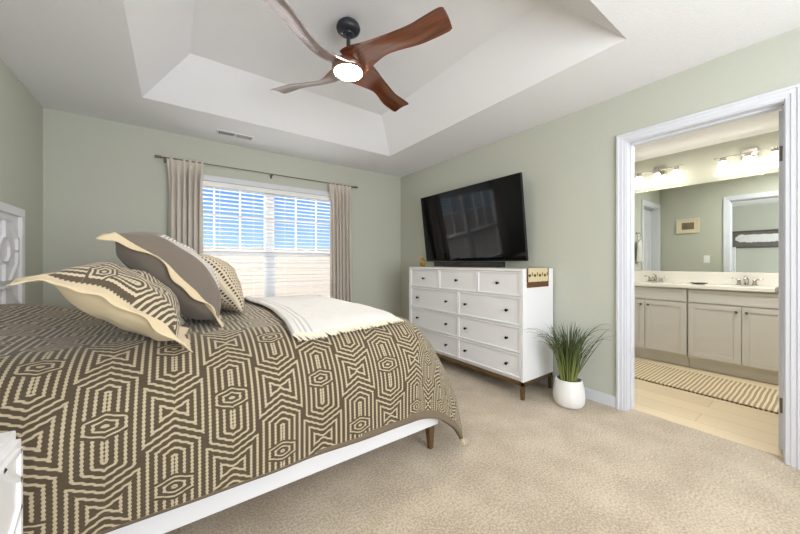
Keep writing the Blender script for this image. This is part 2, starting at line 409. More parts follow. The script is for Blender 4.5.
for hz, hm in ((1.79, 'hinge'), (1.09, 'trim'), (.28, 'hinge')):
    bm = B(RX2+.003, RX2+.0065, DY0+.001, DY0+.030, hz-.045, hz+.045, bev=.001)
    lathe(bm, [(.005, hz-.047), (.005, hz+.047)], (RX2+.004, DY0+.001, 0), 10)
    for k in (-.03, 0, .03): lathe(bm, [(.0035, -.0012), (.0035, 0)], (RX2+.003, DY0+.018, hz+k), 8, axis='x')
    obj('hinge', bm, hm, leaf)
bm = lathe(bmesh.new(), [(.03, DY0+.034), (.028, DY0+.040), (.011, DY0+.044), (.011, DY0+.06), (.024, DY0+.07), (.028, DY0+.085), (.018, DY0+.098)], (RX2+.68, 0, .93), 24, axis='y')
obj('door_knob', bm, 'chrome', leaf, True)
struct(obj('trim_threshold', B(RX+.075, RX+.095, DY0+.004, DY1-.018, -.003, .004, bev=.001), 'plank'))

# door in the side wall of the bathroom (seen in the mirror)
d2 = sroot('door_2', (D2a, BSY, 0))
bm = bmesh.new()
for d, a, b in ((.012, 0, .062), (.018, .02, .058)):
    bx(bm, D2a-b, D2a-a, BSY-d, BSY, 0, D2z+b, bev=.0015); bx(bm, D2b+a, D2b+b, BSY-d, BSY, 0, D2z+b, bev=.0015); bx(bm, D2a-a, D2b+a, BSY-d, BSY, D2z+a, D2z+b, bev=.0015)
obj('casing', bm, 'trim', d2)
bm = B(D2a, D2a+.014, BSY, BSY+T, 0, D2z); bx(bm, D2b-.014, D2b, BSY, BSY+T, 0, D2z); bx(bm, D2a, D2b, BSY, BSY+T, D2z-.014, D2z)
obj('jamb', bm, 'trim', d2)
leaf2 = obj('door_leaf', B(D2a+.016, D2b-.016, BSY+.09, BSY+.125, .01, D2z-.016), 'trim', d2)
bm = bmesh.new()
for z0, z1 in ((.22, .85), (1.0, 1.78)):
    for xa, xb in ((D2a+.11, D2a+.31), (D2b-.31, D2b-.11)):
        for (p, q, r_, s_) in ((xa, xb, z0, z0+.014), (xa, xb, z1-.014, z1), (xa, xa+.014, z0, z1), (xb-.014, xb, z0, z1)): bx(bm, p, q, BSY+.084, BSY+.09, r_, s_, bev=.002)
obj('panel_moulding', bm, 'trim', leaf2)

# ---------------------------------------------------------------- window_1 with casing, mull, sashes, muntins
w1 = sroot('window_1', (WX0, BY, WZ0))
bm = bmesh.new(); cw_ = .058
bx(bm, WX0-cw_, WX0, BY-.016, BY, WZ0-.02, WZ1+cw_, bev=.003); bx(bm, WX1, WX1+cw_, BY-.016, BY, WZ0-.02, WZ1+cw_, bev=.003)
bx(bm, WX0, WX1, BY-.016, BY, WZ1, WZ1+cw_, bev=.003); bx(bm, WX0-cw_, WX1+cw_, BY-.016, BY, WZ0-.08, WZ0-.02, bev=.003)
obj('casing', bm, 'trim', w1)
obj('window_sill', B(WX0-cw_-.02, WX1+cw_+.02, BY-.045, BY+.06, WZ0-.02, WZ0+.004, bev=.004), 'trim', w1)
bm = bmesh.new(); f = .03; MX = .925
for a, b in ((WX0, WX0+f), (WX1-f, WX1), (MX-.035, MX+.035)): bx(bm, a, b, BY+.05, BY+.12, WZ0, WZ1)
bx(bm, WX0+f, MX-.035, BY+.05, BY+.12, WZ1-.02, WZ1); bx(bm, WX0+f, MX-.035, BY+.05, BY+.12, WZ0, WZ0+f); bx(bm, MX+.035, WX1-f, BY+.05, BY+.12, WZ1-.02, WZ1); bx(bm, MX+.035, WX1-f, BY+.05, BY+.12, WZ0, WZ0+f)
obj('window_frame', bm, 'vinyl', w1)
RZ = 1.262
for a, b in ((WX0+f, MX-.035), (MX+.035, WX1-f)):
    s = .022
    bm = bmesh.new()   # upper sash
    bx(bm, a, a+s, BY+.085, BY+.11, RZ-.02, WZ1-.02); bx(bm, b-s, b, BY+.085, BY+.11, RZ-.02, WZ1-.02)
    bx(bm, a+s, b-s, BY+.085, BY+.11, WZ1-.045, WZ1-.02); bx(bm, a+s, b-s, BY+.085, BY+.11, RZ-.02, RZ+.025)
    for k in (1, 2): xx = a+s+(b-a-2*s)*k/3; bx(bm, xx-.009, xx+.009, BY+.09, BY+.105, RZ+.02, WZ1-.04)
    zz = 1.66; bx(bm, a+s, b-s, BY+.09, BY+.105, zz-.010, zz+.010)
    u = obj('upper_sash', bm, 'vinyl', w1)
    obj('glass', B(a+s, b-s, BY+.096, BY+.099, RZ+.02, WZ1-.04), 'glass', u)
    bm = bmesh.new()
    bx(bm, a, a+s+.008, BY+.055, BY+.08, WZ0+f, RZ+.01); bx(bm, b-s-.008, b, BY+.055, BY+.08, WZ0+f, RZ+.01)
    bx(bm, a+s+.008, b-s-.008, BY+.055, BY+.08, WZ0+f, WZ0+f+.05); bx(bm, a+s+.008, b-s-.008, BY+.0545, BY+.0805, RZ-.035, RZ+.012)
    u = obj('lower_sash', bm, 'vinyl', w1)
    obj('glass', B(a+s, b-s, BY+.066, BY+.069, WZ0+f+.04, RZ-.03), 'glass', u)
    obj('sash_lock', B((a+b)/2-.03, (a+b)/2+.03, BY+.05, BY+.075, RZ+.012, RZ+.026, bev=.004), 'vinyl', u)
# unseen window added behind the camera to go with the rear fill
w2 = sroot('added_rear_window', (RWX0, NY, RWZ0))
bm = bmesh.new()
bx(bm, RWX0-.06, RWX0, NY, NY+.016, RWZ0-.06, RWZ1+.06); bx(bm, RWX1, RWX1+.06, NY, NY+.016, RWZ0-.06, RWZ1+.06)
bx(bm, RWX0, RWX1, NY, NY+.016, RWZ1, RWZ1+.06); bx(bm, RWX0, RWX1, NY, NY+.016, RWZ0-.06, RWZ0)
obj('casing', bm, 'trim', w2)
obj('glass', B(RWX0, RWX1, NY-.07, NY-.066, RWZ0, RWZ1), 'glass', w2)

# ---------------------------------------------------------------- window blind
bl = thing('window_blind', 'open white horizontal slat blind hanging in the bedroom window', 'blind', (MX, BY, WZ1))
bx0, bx1 = WX0+.006, WX1-.006
obj('valance', B(bx0, bx1, BY-.008, BY+.04, WZ1-.055, WZ1-.002, bev=.004), 'blind', bl)
bm = bmesh.new(); pitch = .0445; z = WZ1-.08; ti = math.radians(-6)
while z > WZ0+.04:
    r = bmesh.ops.create_cube(bm, size=1)
    for v in r['verts']:
        p = Vector((v.co.x*(bx1-bx0-.01), v.co.y*.05, v.co.z*.003))
        y, zz = p.y*math.cos(ti)-p.z*math.sin(ti), p.y*math.sin(ti)+p.z*math.cos(ti)
        v.co = Vector(((bx0+bx1)/2+p.x, BY+.020+y, z+zz))
    z -= pitch
obj('slats', bm, 'blind', bl)
obj('bottom_rail', B(bx0, bx1, BY-.005, BY+.045, WZ0+.008, WZ0+.03, bev=.003), 'blind', bl)
for xx in (.12, .40, .74, 1.09, 1.42, 1.72):
    bm = bmesh.new()
    for yy in (-.006, .046): tube(bm, [(xx, BY+yy, WZ1-.05), (xx, BY+yy, WZ0+.02)], .0012, 5)
    obj('ladder_cord', bm, 'blind', bl)

# ---------------------------------------------------------------- curtains and rod
RODY, RODZ = BY-.075, 2.162
rod = thing('curtain_rod', 'thin pewter curtain rod above the window', 'curtain rod', (.94, RODY, RODZ))
obj('pole', tube(bmesh.new(), [(-.10, RODY, RODZ), (1.98, RODY, RODZ)], .0065, 12), 'rod', rod, True)
for x0, s in ((-.10, -1), (1.98, 1)):
    bm = lathe(bmesh.new(), [(.006, 0), (.013, .002*s), (.013, .012*s), (.009, .014*s), (.012, .018*s), (.012, .05*s), (.008, .054*s)], (x0, RODY, RODZ), 20, axis='x')
    obj('finial', bm, 'rod', rod, True)
for xx in (-.075, .925, 1.955):
    bm = B(xx-.012, xx+.012, BY-.004, BY, RODZ-.035, RODZ+.025, bev=.001); tube(bm, [(xx, BY-.003, RODZ-.012), (xx, RODY, RODZ-.012)], .004, 8); bx(bm, xx-.006, xx+.006, RODY-.012, RODY+.012, RODZ-.016, RODZ-.006, bev=.001)
    obj('bracket', bm, 'rod', rod)
def curtain(label, xa, xb, seed, npl, flare=0):
    rnd = random.Random(seed); ph = [rnd.uniform(-.5, .5) for _ in range(npl+2)]; aw = [rnd.uniform(.65, 1.25) for _ in range(npl+2)]
    ztop, zbot = RODZ+.018, .015
    def fn(s, t):
        z = ztop+(zbot-ztop)*t
        w_ = (xb-xa)*(1-.10*ss(0, .12, t)+.06*ss(.5, 1, t)); cx = (xa+xb)/2+flare*t
        k = s*npl; i = int(min(k, npl-1e-6)); fr_ = k-i
        sh = .12*noise.noise(Vector((s*5, t*2.2, seed)))
        amp = (.010+.024*ss(0.0, .10, t)+.006*t)*aw[i]
        w1_ = math.sin(2*PI*(fr_+.10*sh)); y = amp*w1_*(1+.4*math.sin(2*PI*k*.37+ph[i]*6))+.010*noise.noise(Vector((s*9, t*3, seed+4)))
        x = cx+(s-.5)*w_+.010*math.cos(4*PI*fr_)*ss(.0, .3, t)+.012*sh
        if abs(z-RODZ) < .02: y = y*.5
        return Vector((x, RODY+y+(.0 if t > .02 else .0), z)), (s, t)
    t_ = thing('curtain', label, 'curtain', ((xa+xb)/2, RODY, 0), 'beige bedroom curtains')
    c = obj('fabric', grid(fn, 140, 60), 'curtain', t_, 'full')
    m_ = c.modifiers.new('s', 'SOLIDIFY'); m_.thickness = .003
    return t_
curtain('beige pleated curtain hanging left of the window, behind the pillows', -.065, .245, 3, 6)
curtain('beige pleated curtain hanging right of the window, nearer the television wall', 1.615, 1.93, 8, 6, .02)

# ---------------------------------------------------------------- outside
fn_ = thing('garden_fence', 'pale beige wall outside, seen through the lower window panes', 'fence', (1.5, 7.5, -.6))
bm = B(-6, 14, 7.5, 7.6, -.6, 1.44)
for i in range(14): bx(bm, -6, 14, 7.488, 7.5, -.6+i*.145, -.6+i*.145+.135, bev=.004)
obj('siding', bm, 'fence', fn_); obj('cap', B(-6, 14, 7.45, 7.64, 1.44, 1.475, bev=.005), 'fence', fn_)
struct(obj('ground', B(-60, 60, BY+T+.02, 120, -.75, -.6), 'dirt'))

# ---------------------------------------------------------------- ceiling vent
vt = thing('ceiling_vent', 'white louvered air vent in the ceiling above the window', 'vent', (.5, 3.58, H))
obj('frame', (lambda b: (bx(b, .335, .675, 3.525, 3.54, H-.008, H-.0005, bev=.002), bx(b, .335, .675, 3.635, 3.65, H-.008, H-.0005, bev=.002), bx(b, .335, .35, 3.54, 3.635, H-.008, H-.0005, bev=.002), bx(b, .66, .675, 3.54, 3.635, H-.008, H-.0005, bev=.002), bx(b, .497, .513, 3.54, 3.635, H-.008, H-.0005, bev=.002))[0])(bmesh.new()), 'white', vt)
obj('duct_shade_plate', B(.35, .66, 3.54, 3.635, H-.003, H-.0005), 'dark', vt)  # dark plate, its colour stands for the shade inside the duct
bm = bmesh.new()
for x0, x1, s in ((.35, .497, 1), (.513, .66, -1)):
    for i in range(10):
        xx = x0+(x1-x0)*(i+.5)/10
        r = bmesh.ops.create_cube(bm, size=1)
        for v in r['verts']:
            a = s*math.radians(50); p = Vector((v.co.x*.009, v.co.y*.095, v.co.z*.0015))
            v.co = Vector((xx+p.x*math.cos(a)-p.z*math.sin(a), 3.5875+p.y, H-.0065+p.x*math.sin(a)+p.z*math.cos(a)))
obj('louvers', bm, 'white', vt)

# ---------------------------------------------------------------- ceiling fan
FX, FY, FZ = .935, 1.89, 2.415
fan = thing('ceiling_fan', 'ceiling fan with four swept walnut blades and a glowing round light', 'ceiling fan', (FX, FY, H2))
obj('canopy', lathe(bmesh.new(), [(.034, 2.739), (.052, 2.724), (.072, 2.704), (.079, 2.686), (.073, 2.667), (.056, 2.653), (.036, 2.650), (.032, 2.642), (.018, 2.640)], (FX, FY, 0), 40), 'canopy', fan, True)
obj('downrod', lathe(bmesh.new(), [(.0125, 2.655), (.0125, 2.49)], (FX, FY, 0), 16), 'canopy', fan, True)
obj('motor_housing', lathe(bmesh.new(), [(.02, 2.512), (.034, 2.502), (.060, 2.480), (.090, 2.455), (.108, 2.430), (.108, 2.408), (.100, 2.395), (.094, 2.393)], (FX, FY, 0), 48), 'walnut', fan, True)
lens = obj('light_lens', lathe(bmesh.new(), [(.093, 2.398), (.092, 2.390), (.075, 2.382), (.04, 2.378), (.002, 2.377)], (FX, FY, 0), 40), 'fanglow', fan, True)
def blade(ang):
    R0, R1 = .05, .71
    def prm(t):
        r = R0+(R1-R0)*t
        th = ang+math.radians(-13+17*ss(0, .75, t))
        ch = .205-.085*ss(0, .42, t)+.030*ss(.45, .95, t)
        pit = math.radians(20-6*t)
        return r, th, ch, pit
    bm = bmesh.new(); uvl = bm.loops.layers.uv.new('UVMap'); rings = []; U = {}
    nt, nc = 36, 12
    for i in range(nt+1):
        t = i/nt; r, th, ch, pit = prm(t)
        c = Vector((FX+r*math.cos(th), FY+r*math.sin(th), FZ+.018*(1-ss(0, .3, t))+.045*t))
        a = Vector((-math.sin(th), math.cos(th), 0)); up = Vector((0, 0, 1))
        d = a*math.cos(pit)-up*math.sin(pit); nrm = a*math.sin(pit)+up*math.cos(pit)
        th_ = .010+.012*(1-ss(0, .35, t))
        ring = []
        end = 1-.12*max(0, (t-.97)/.03)
        for k in range(nc*2):
            s = -1+2*k/nc if k <= nc else 3-2*k/nc
            s = max(-1, min(1, s)); side = 1 if k <= nc else -1
            h = th_*.5*math.sqrt(max(0, 1-abs(s)**2.5))*side+.012*(1-s*s)*(.5+.5*t)
            p = c+d*(s*ch/2*end)+nrm*h
            v = bm.verts.new(p); U[v] = (t*.7, s*ch/2); ring.append(v)
        rings.append(ring)
    K = nc*2
    for A, B_ in zip(rings, rings[1:]):
        for k in range(K): bm.faces.new((A[k], A[(k+1) % K], B_[(k+1) % K], B_[k]))
    bm.faces.new(rings[0][::-1]); bm.faces.new(rings[-1])
    for f_ in bm.faces:
        for l in f_.loops: l[uvl].uv = U[l.vert]
    return bm
for a in (-72, 20, 110, -160): obj('blade', blade(math.radians(a)), 'walnut', fan, True)

# ---------------------------------------------------------------- bed
HBX = -.875
bed = thing('bed', 'white panel bed with fretwork headboard and bronzed legs', 'bed', (.2, 2.3, 0))
BY0, BY1, BXF = 1.42, 3.17, 1.305
obj('side_rail', B(HBX+.05, BXF, BY0, BY0+.03, .155, .30, bev=.003), 'whitebed', bed)
obj('side_rail', B(HBX+.05, BXF, BY1-.03, BY1, .155, .30, bev=.003), 'whitebed', bed)
obj('foot_rail', B(BXF-.03, BXF+.001, BY0+.03, BY1-.03, .155, .30, bev=.003), 'whitebed', bed)
obj('slat_platform', B(HBX+.05, BXF-.03, BY0+.03, BY1-.03, .19, .26), 'whitebed', bed)
for x_, y_, s in ((1.265, BY0+.035, -1), (1.265, BY1-.035, 1), (-.78, BY0+.035, -1), (-.78, BY1-.035, 1)):
    bm = bmesh.new(); top = .023; bt = .014; off = (.012 if x_ > 0 else -.0, 0)
    vs = []
    for z, h_, ox in ((0.001, bt, .008 if x_ > 0 else 0), (.156, top, 0)):
        vs.append([bm.verts.new((x_+ox+h_*a, y_+h_*b, z)) for a, b in ((-1, -1), (1, -1), (1, 1), (-1, 1))])
    for i in range(4): bm.faces.new((vs[0][i], vs[0][(i+1) % 4], vs[1][(i+1) % 4], vs[1][i]))
    bm.faces.new(vs[0][::-1]); bm.faces.new(vs[1]); bmesh.ops.bevel(bm, geom=bm.edges[:], offset=.003, segments=2, affect='EDGES')
    obj('leg', bm, 'legwood', bed)
HY0, HY1, HZ = 1.38, 3.215, 1.495
hb = obj('headboard', B(HBX, HBX+.035, HY0, HY1, .10, HZ, bev=.004), 'whitebed', bed)
bm = bmesh.new(); xf = HBX+.035
def bar(bm, y0, z0, y1, z1, w, d=.014):
    v = Vector((0, y1-y0, z1-z0)); L = v.length; v.normalize(); p = Vector((0, -v.z, v.y)); a = Vector((xf, y0, z0)); b = Vector((xf, y1, z1))
    vv = [bm.verts.new(q+p*s*w/2+Vector((dx, 0, 0))) for dx in (-.001, d) for q, s in ((a-v*w*.2, 1), (a-v*w*.2, -1), (b+v*w*.2, -1), (b+v*w*.2, 1))]
    bm.faces.new(vv[:4]); bm.faces.new(vv[4:])
    for i in range(4): bm.faces.new((vv[i], vv[(i+1) % 4], vv[4+(i+1) % 4], vv[4+i]))
for a, b in ((HY0+.002, HY0+.055), (HY1-.055, HY1-.002)): bx(bm, xf-.001, xf+.018, a, b, .1, HZ-.056, bev=.003)
bx(bm, xf-.001, xf+.018, HY0+.002, HY1-.002, HZ-.055, HZ-.002, bev=.003)
ny = 4; pw = (HY1-HY0-.11-.04)/ny; cz0 = HZ-.075-pw/2
for iz in range(2):
    for iy in range(ny):
        cy = HY1-.055-.02-pw*(iy+.5); cz = cz0-iz*pw; R = pw*.5; c_ = R*.42
        pts = [(R, c_), (c_, R), (-c_, R), (-R, c_), (-R, -c_), (-c_, -R), (c_, -R), (R, -c_)]
        k = .90
        for i in range(8):
            (a, b), (c2, d2_) = pts[i], pts[(i+1) % 8]; bar(bm, cy+a*k, cz+b*k, cy+c2*k, cz+d2_*k, .016)
        q = .34
        for i in range(8):
            (a, b), (c2, d2_) = pts[i], pts[(i+1) % 8]; bar(bm, cy+a*q, cz+b*q, cy+c2*q, cz+d2_*q, .014)
        for a, b in ((1, 0), (-1, 0), (0, 1), (0, -1)): bar(bm, cy+a*R*.36, cz+b*R*.36, cy+a*R*.9, cz+b*R*.9, .014)
obj('fretwork', bm, 'whitebed', hb)
mt_ = obj('mattress', B(HBX+.05, BXF-.035, BY0+.035, BY1-.035, .262, .67, bev=.06, seg=4), 'mattress', None, True)
tag(mt_, 'mattress under the duvet on the white bed', 'mattress')

# duvet surface: cloth coordinates (a along the bed, b across)
IX, IY0, IY1, RAD, TOPZ = 1.075, 1.69, 2.92, .34, .805
def cloth(a, b, lift=0.):
    dx = max(0, a-IX); dyn = max(0, IY0-b); dyf = max(0, b-IY1)
    dy = max(dyn, dyf); sgn = -1 if dyn > 0 else 1
    base = Vector((min(a, IX), min(max(b, IY0), IY1), 0))
    q = (dx**2.6+dy**2.6)**(1/2.6)
    e_ = math.hypot(dx, dy)
    dirv = Vector((dx/e_, sgn*dy/e_, 0)) if e_ > 1e-9 else Vector((0, 0, 0))
    wf = (dx/e_)**1.5 if e_ > 1e-9 else 0
    R = RAD+.01*wf+lift; tm = math.radians(90-31*wf)
    if q < R*tm: out, dn = R*math.sin(q/R), R*(1-math.cos(q/R))
    else: out, dn = R*math.sin(tm)+(q-R*tm)*math.cos(tm), R*(1-math.cos(tm))+(q-R*tm)*math.sin(tm)
    head = .09*ss(-.35, -.80, a)*ss(1.45, 1.9, b)*ss(3.15, 2.8, b)
    crown = .012*math.sin(max(0, min(1, (a+.9)/2.1))*PI)
    hv = .35+.65*ss(0, .25, q)
    w = .012*noise.noise(Vector((a*2.2, b*2.2, 1.3)))+.006*noise.noise(Vector((a*6, b*5, 4.3)))
    w += .010*ss(.25, .55, q)*math.sin(a*9+2.5*noise.noise(Vector((a*2, b, 7))))
    z = TOPZ+head+crown-dn+lift+w*hv*(1 if q < R else .3)
    p = base+dirv*(out+(w if q > .25 else 0)); p.z = z
    return p
NA, NB = 170, 230
A0, A1 = -.83, IX+.76
B0, B1 = IY0-.735, IY1+.735
def hemcut(a): return B0
def fn(s, t):
    a = A0+(A1-A0)*s; b = B0+(B1-B0)*t
    return cloth(a, b), (a, b)
bm = grid(fn, NA, NB)
dv = thing('duvet', 'brown and cream maze patterned duvet draped over the bed', 'duvet', (.2, 2.3, .8))
for f_ in bm.faces:
    c_ = f_.calc_center_median()
    uvl = bm.loops.layers.uv.active; bb = sum(l[uvl].uv.y for l in f_.loops)/4; aa = sum(l[uvl].uv.x for l in f_.loops)/4
    if bb < B0+.012+.03*ss(.3, 1.1, aa) or aa > A1-.02 or bb > B1-.02: f_.material_index = 1
dm = obj('duvet_cover', bm, ['maze', 'hem'], dv, 'full')
mo = dm.modifiers.new('s', 'SOLIDIFY'); mo.thickness = .022; mo.offset = -1; mo.material_offset_rim = 1; mo.use_rim = True
# corner tassel trim at the near foot corner
bm = bmesh.new(); cp = cloth(A1-.005, B0+.005)
for i in range(7):
    q = cp+Vector((random.uniform(-.012, .012), random.uniform(-.012, .012), .0))
    tube(bm, [q, q+Vector((.004, -.003, -.02)), q+Vector((random.uniform(-.005, .012), random.uniform(-.01, .005), -.035))], [.005, .005, .002], 6)
obj('corner_tassel', bm, 'cream', dv, True)

# throw across the foot of the bed
TA0, TA1, TB0, TB1 = .49, 1.12, 1.53, 3.10
def fn(s, t):
    sk = .06*(1-t)
    a = TA0+(TA1-TA0)*s; b = TB0+(TB1-TB0)*t
    a2 = a-.02*math.sin(b*5)+.03*(t-.5)
    b2 = b+.05*(s-.5)*(1-t)
    p = cloth(a2, b2, .006)
    if s < .08: p.z += .010*math.sin(s/.08*PI)
    p.z += .010+.004*noise.noise(Vector((a*14, b*9, 3)))
    return p, (a-TA0, b)
tw = thing('throw_blanket', 'cream woven throw with fringe laid across the foot of the bed', 'blanket', (.8, 2.3, TOPZ))
o = obj('blanket_cloth', grid(fn, 60, 110), 'throw', tw, 'full'); mo = o.modifiers.new('s', 'SOLIDIFY'); mo.thickness = .008; mo.offset = 1
bm = bmesh.new()
for i in range(64):
    s = (i+.5)/64; p = fn(s, 0)[0]; p2 = cloth(TA0+(TA1-TA0)*s, TB0-.042+.05*(s-.5), .016); j = random.uniform(-.012, .012)
    mid = (p+p2)/2+Vector((j*.5, 0, .006)); p2 = p2+Vector((j, random.uniform(-.01, .01), .004)); p.z += .004
    tube(bm, [p, mid, p2], [.0055, .005, .0035], 6)
for i in range(30):
    t = (i+.5)/60*1.0; p = fn(0, t)[0]; 
obj('fringe', bm, 'throwfringe', tw, True)

# ---------------------------------------------------------------- pillows
def pillow(name, label, center, L_ax, W_ax, hl, hw, th, flange, mats, group=None, flange_mat=None, sag=.0, sed=0, pn=2.6, bow=0., droop=0., ndrop=0.):
    """hl/hw half sizes along L and W axes (3D unit vectors), th half thickness"""
    L_ = Vector(L_ax).normalized(); W_ = Vector(W_ax).normalized(); Nn = L_.cross(W_).normalized()
    if Nn.z < 0: Nn = -Nn
    c = Vector(center)
    t_ = thing(name, label, 'pillow', (c.x, c.y, c.z-th), group)
    def puff(u, v):
        a = max(0, 1-abs(u)**pn); b = max(0, 1-abs(v)**pn)
        return (a*b)**.55
    def corner(u, v):     # edges pull inwards between the corners
        k = 1-.07*(1-v*v)*abs(u)**3, 1-.07*(1-u*u)*abs(v)**3
        return u*k[0], v*k[1]
    def wave(u, v): return bow*(1-u*u)+sag*noise.noise(Vector((u*2.1+sed, v*2.1, sed*1.7)))
    def side(sg):
        def fn(s, t):
            u, v = 2*s-1, 2*t-1; cu, cv = corner(u, v)
            w = puff(u, v)*th*sg*(1+.12*noise.noise(Vector((u*2.5, v*2.5, sed+5+sg)))+.05*noise.noise(Vector((u*3, v*8, sed+2))))
            p = c+L_*cu*hl+W_*cv*hw+Nn*(w+wave(cu, cv))
            return p, ((u, v) if mats[0] == 'stripeface' else (v*hw, u*hl) if mats[0] == 'maze2' else (u*hl*3.4, v*hw*3.4))
        return grid(fn, 40, 40)
    f_ = obj('pillow_face', side(1), mats[0], t_, 'full'); b_ = obj('pillow_back', side(-1), mats[1], t_, 'full')
    if flange:
        bm = bmesh.new(); ring = []
        n_ = 40; par = [(-1+2*i/n_, -1) for i in range(n_)]+[(1, -1+2*i/n_) for i in range(n_)]+[(1-2*i/n_, 1) for i in range(n_)]+[(-1, 1-2*i/n_) for i in range(n_)]
        for i, (u, v) in enumerate(par):
            cu, cv = corner(u, v); r_ = []
            for k, hgt in ((-.012, .004), (0, .0035), (.5, .003), (1, .002)):
                fu = cu*(hl+flange*k)/hl if abs(u) > .999 else cu*(hl+flange*k)/hl
                fv = cv*(hw+flange*k)/hw
                wv = (.010*math.sin(i*.31+sed)+.02*noise.noise(Vector((cu*4, cv*4, sed+9))))*max(0, k)
                base = c+L_*fu*hl+W_*fv*hw+Nn*(wave(cu, cv)+wv)
                dk = droop*max(0, k)*ss(-.80, -1.0, u)
                base += -L_*dk*.6+Vector((0, 0, -dk*1.0))
                base += Vector((0, .35, -.75))*flange*max(0, k)*ss(-.8, -1.0, v)*ndrop
                r_ += [base+Nn*hgt, base-Nn*hgt]
            ring.append([bm.verts.new(p) for p in r_])
        K = len(ring)
        for i in range(K):
            a, b = ring[i], ring[(i+1) % K]
            for k in (0, 2, 4): bm.faces.new((a[k], b[k], b[k+2], a[k+2])); bm.faces.new((a[k+1], a[k+3], b[k+3], b[k+1]))
            bm.faces.new((a[6], b[6], b[7], a[7])); bm.faces.new((a[0], a[1], b[1], b[0]))
        obj('flange', bm, flange_mat or 'cream', t_, 'full')
    return t_
def dirxz(deg, yaw=0):  # leaning direction pointing to the foot and down
    a = math.radians(deg); return (math.cos(a), yaw, -math.sin(a))
pillow('euro_sham', 'maze patterned brown and cream sham with cream flange, nearest the camera on the bed', (-.163, 1.73, .965), dirxz(37), (0, 1, 0), .220, .235, .10, .05, ('maze2', 'cream'), sag=.02, sed=1.2, bow=.03, droop=.075, ndrop=.5)
pillow('euro_sham', 'plain taupe sham with striped front and cream flange, leaning behind the maze sham', (-.015, 2.06, 1.055), dirxz(47), (0, 1, 0), .285, .27, .135, .036, ('stripeface', 'taupe'), sag=.02, sed=4.1, bow=.035, droop=.05, ndrop=.7)
pillow('accent_cushion', 'cream cushion with rows of dark tufts, beside the taupe sham and below the window', (.21, 2.37, 1.005), dirxz(55), (0, 1, 0), .225, .25, .115, 0, ('dots', 'dots'), sag=.01, sed=2.2, pn=2.0, bow=.02)

# ---------------------------------------------------------------- nightstand
ns = thing('nightstand', 'white nightstand with fretwork drawer fronts beside the bed', 'nightstand', (-.6, 1.0, 0))
nx0, nx1, ny0, ny1, nz1 = -.88, -.335, .72, 1.25, .70
obj('cabinet_body', B(nx0, nx1, ny0, ny1, .10, nz1, bev=.004), 'white', ns)
for z0, z1 in ((.13, .40), (.42, .68)):
    dr = obj('drawer', B(nx1-.001, nx1+.012, ny0+.02, ny1-.012, z0, z1, bev=.003), 'white', ns)
    bm = bmesh.new(); xf = nx1+.012; cy, cz = (ny0+ny1)/2, (z0+z1)/2; hy, hz = (ny1-ny0)/2-.04, (z1-z0)/2-.02
    for a, b, c_, d_ in ((-hy, hz, hy, hz), (-hy, -hz, hy, -hz), (-hy, -hz, -hy, hz), (hy, -hz, hy, hz), (-hy, hz*.3, -hy*.55, hz), (hy, hz*.3, hy*.55, hz), (-hy, -hz*.3, -hy*.55, -hz), (hy, -hz*.3, hy*.55, -hz)): bar(bm, cy+a, cz+b, cy+c_, cz+d_, .012, .008)
    obj('fretwork', bm, 'white', dr)
    obj('knob', lathe(bmesh.new(), [(.006, xf), (.006, xf+.012), (.014, xf+.018), (.014, xf+.024), (.006, xf+.028)], (0, cy, cz), 16, axis='x'), 'brass', dr, True)
for x_ in (nx0+.03, nx1-.03):
    for y_ in (ny0+.03, ny1-.03): obj('leg', B(x_-.018, x_+.018, y_-.018, y_+.018, 0, .10, bev=.003), 'legwood', ns)

# ---------------------------------------------------------------- long artwork on the left wall (seen in the mirror)
at = thing('framed_art', 'long grey framed artwork with white ragged shape, on the bedroom wall in the mirror', 'picture', (LX, .92, 1.47))
ay0, ay1, az0, az1 = .36, 1.49, 1.47, 1.86
bm = bmesh.new()
for a in ((ay0, ay1, az0, az0+.03), (ay0, ay1, az1-.03, az1), (ay0, ay0+.05, az0+.03, az1-.03), (ay1-.05, ay1, az0+.03, az1-.03)): bx(bm, LX+.001, LX+.035, *a, bev=.003)
obj('frame', bm, 'artframe', at)
obj('backing', B(LX+.001, LX+.010, ay0+.04, ay1-.04, az0+.02, az1-.02), 'artback', at)
bm = bmesh.new(); N_ = 60; topv = []; botv = []
for i in range(N_+1):
    s = i/N_; y = ay0+.10+(ay1-ay0-.20)*s; env = min(1, s*9+.3, (1-s)*9+.3)
    zc = (az0+az1)/2+.02; a = (.085+.02*noise.noise(Vector((s*6, 0, 1))))*env+.012*noise.noise(Vector((s*30, 0, 2))); b = (.085+.02*noise.noise(Vector((s*5, 3, 1))))*env+.012*noise.noise(Vector((s*28, 5, 2)))
    topv.append(((y, zc+a))); botv.append((y, zc-b))
fr_ = [bm.verts.new((LX+.018, y, z)) for y, z in topv+botv[::-1]]; bk = [bm.verts.new((LX+.0095, y, z)) for y, z in topv+botv[::-1]]
K = len(fr_)
for i in range(N_):
    bm.faces.new((fr_[i], fr_[i+1], fr_[K-2-i], fr_[K-1-i]))
for i in range(K): bm.faces.new((fr_[i], fr_[(i+1) % K], bk[(i+1) % K], bk[i]))
obj('white_form', bm, 'artwhite', at)

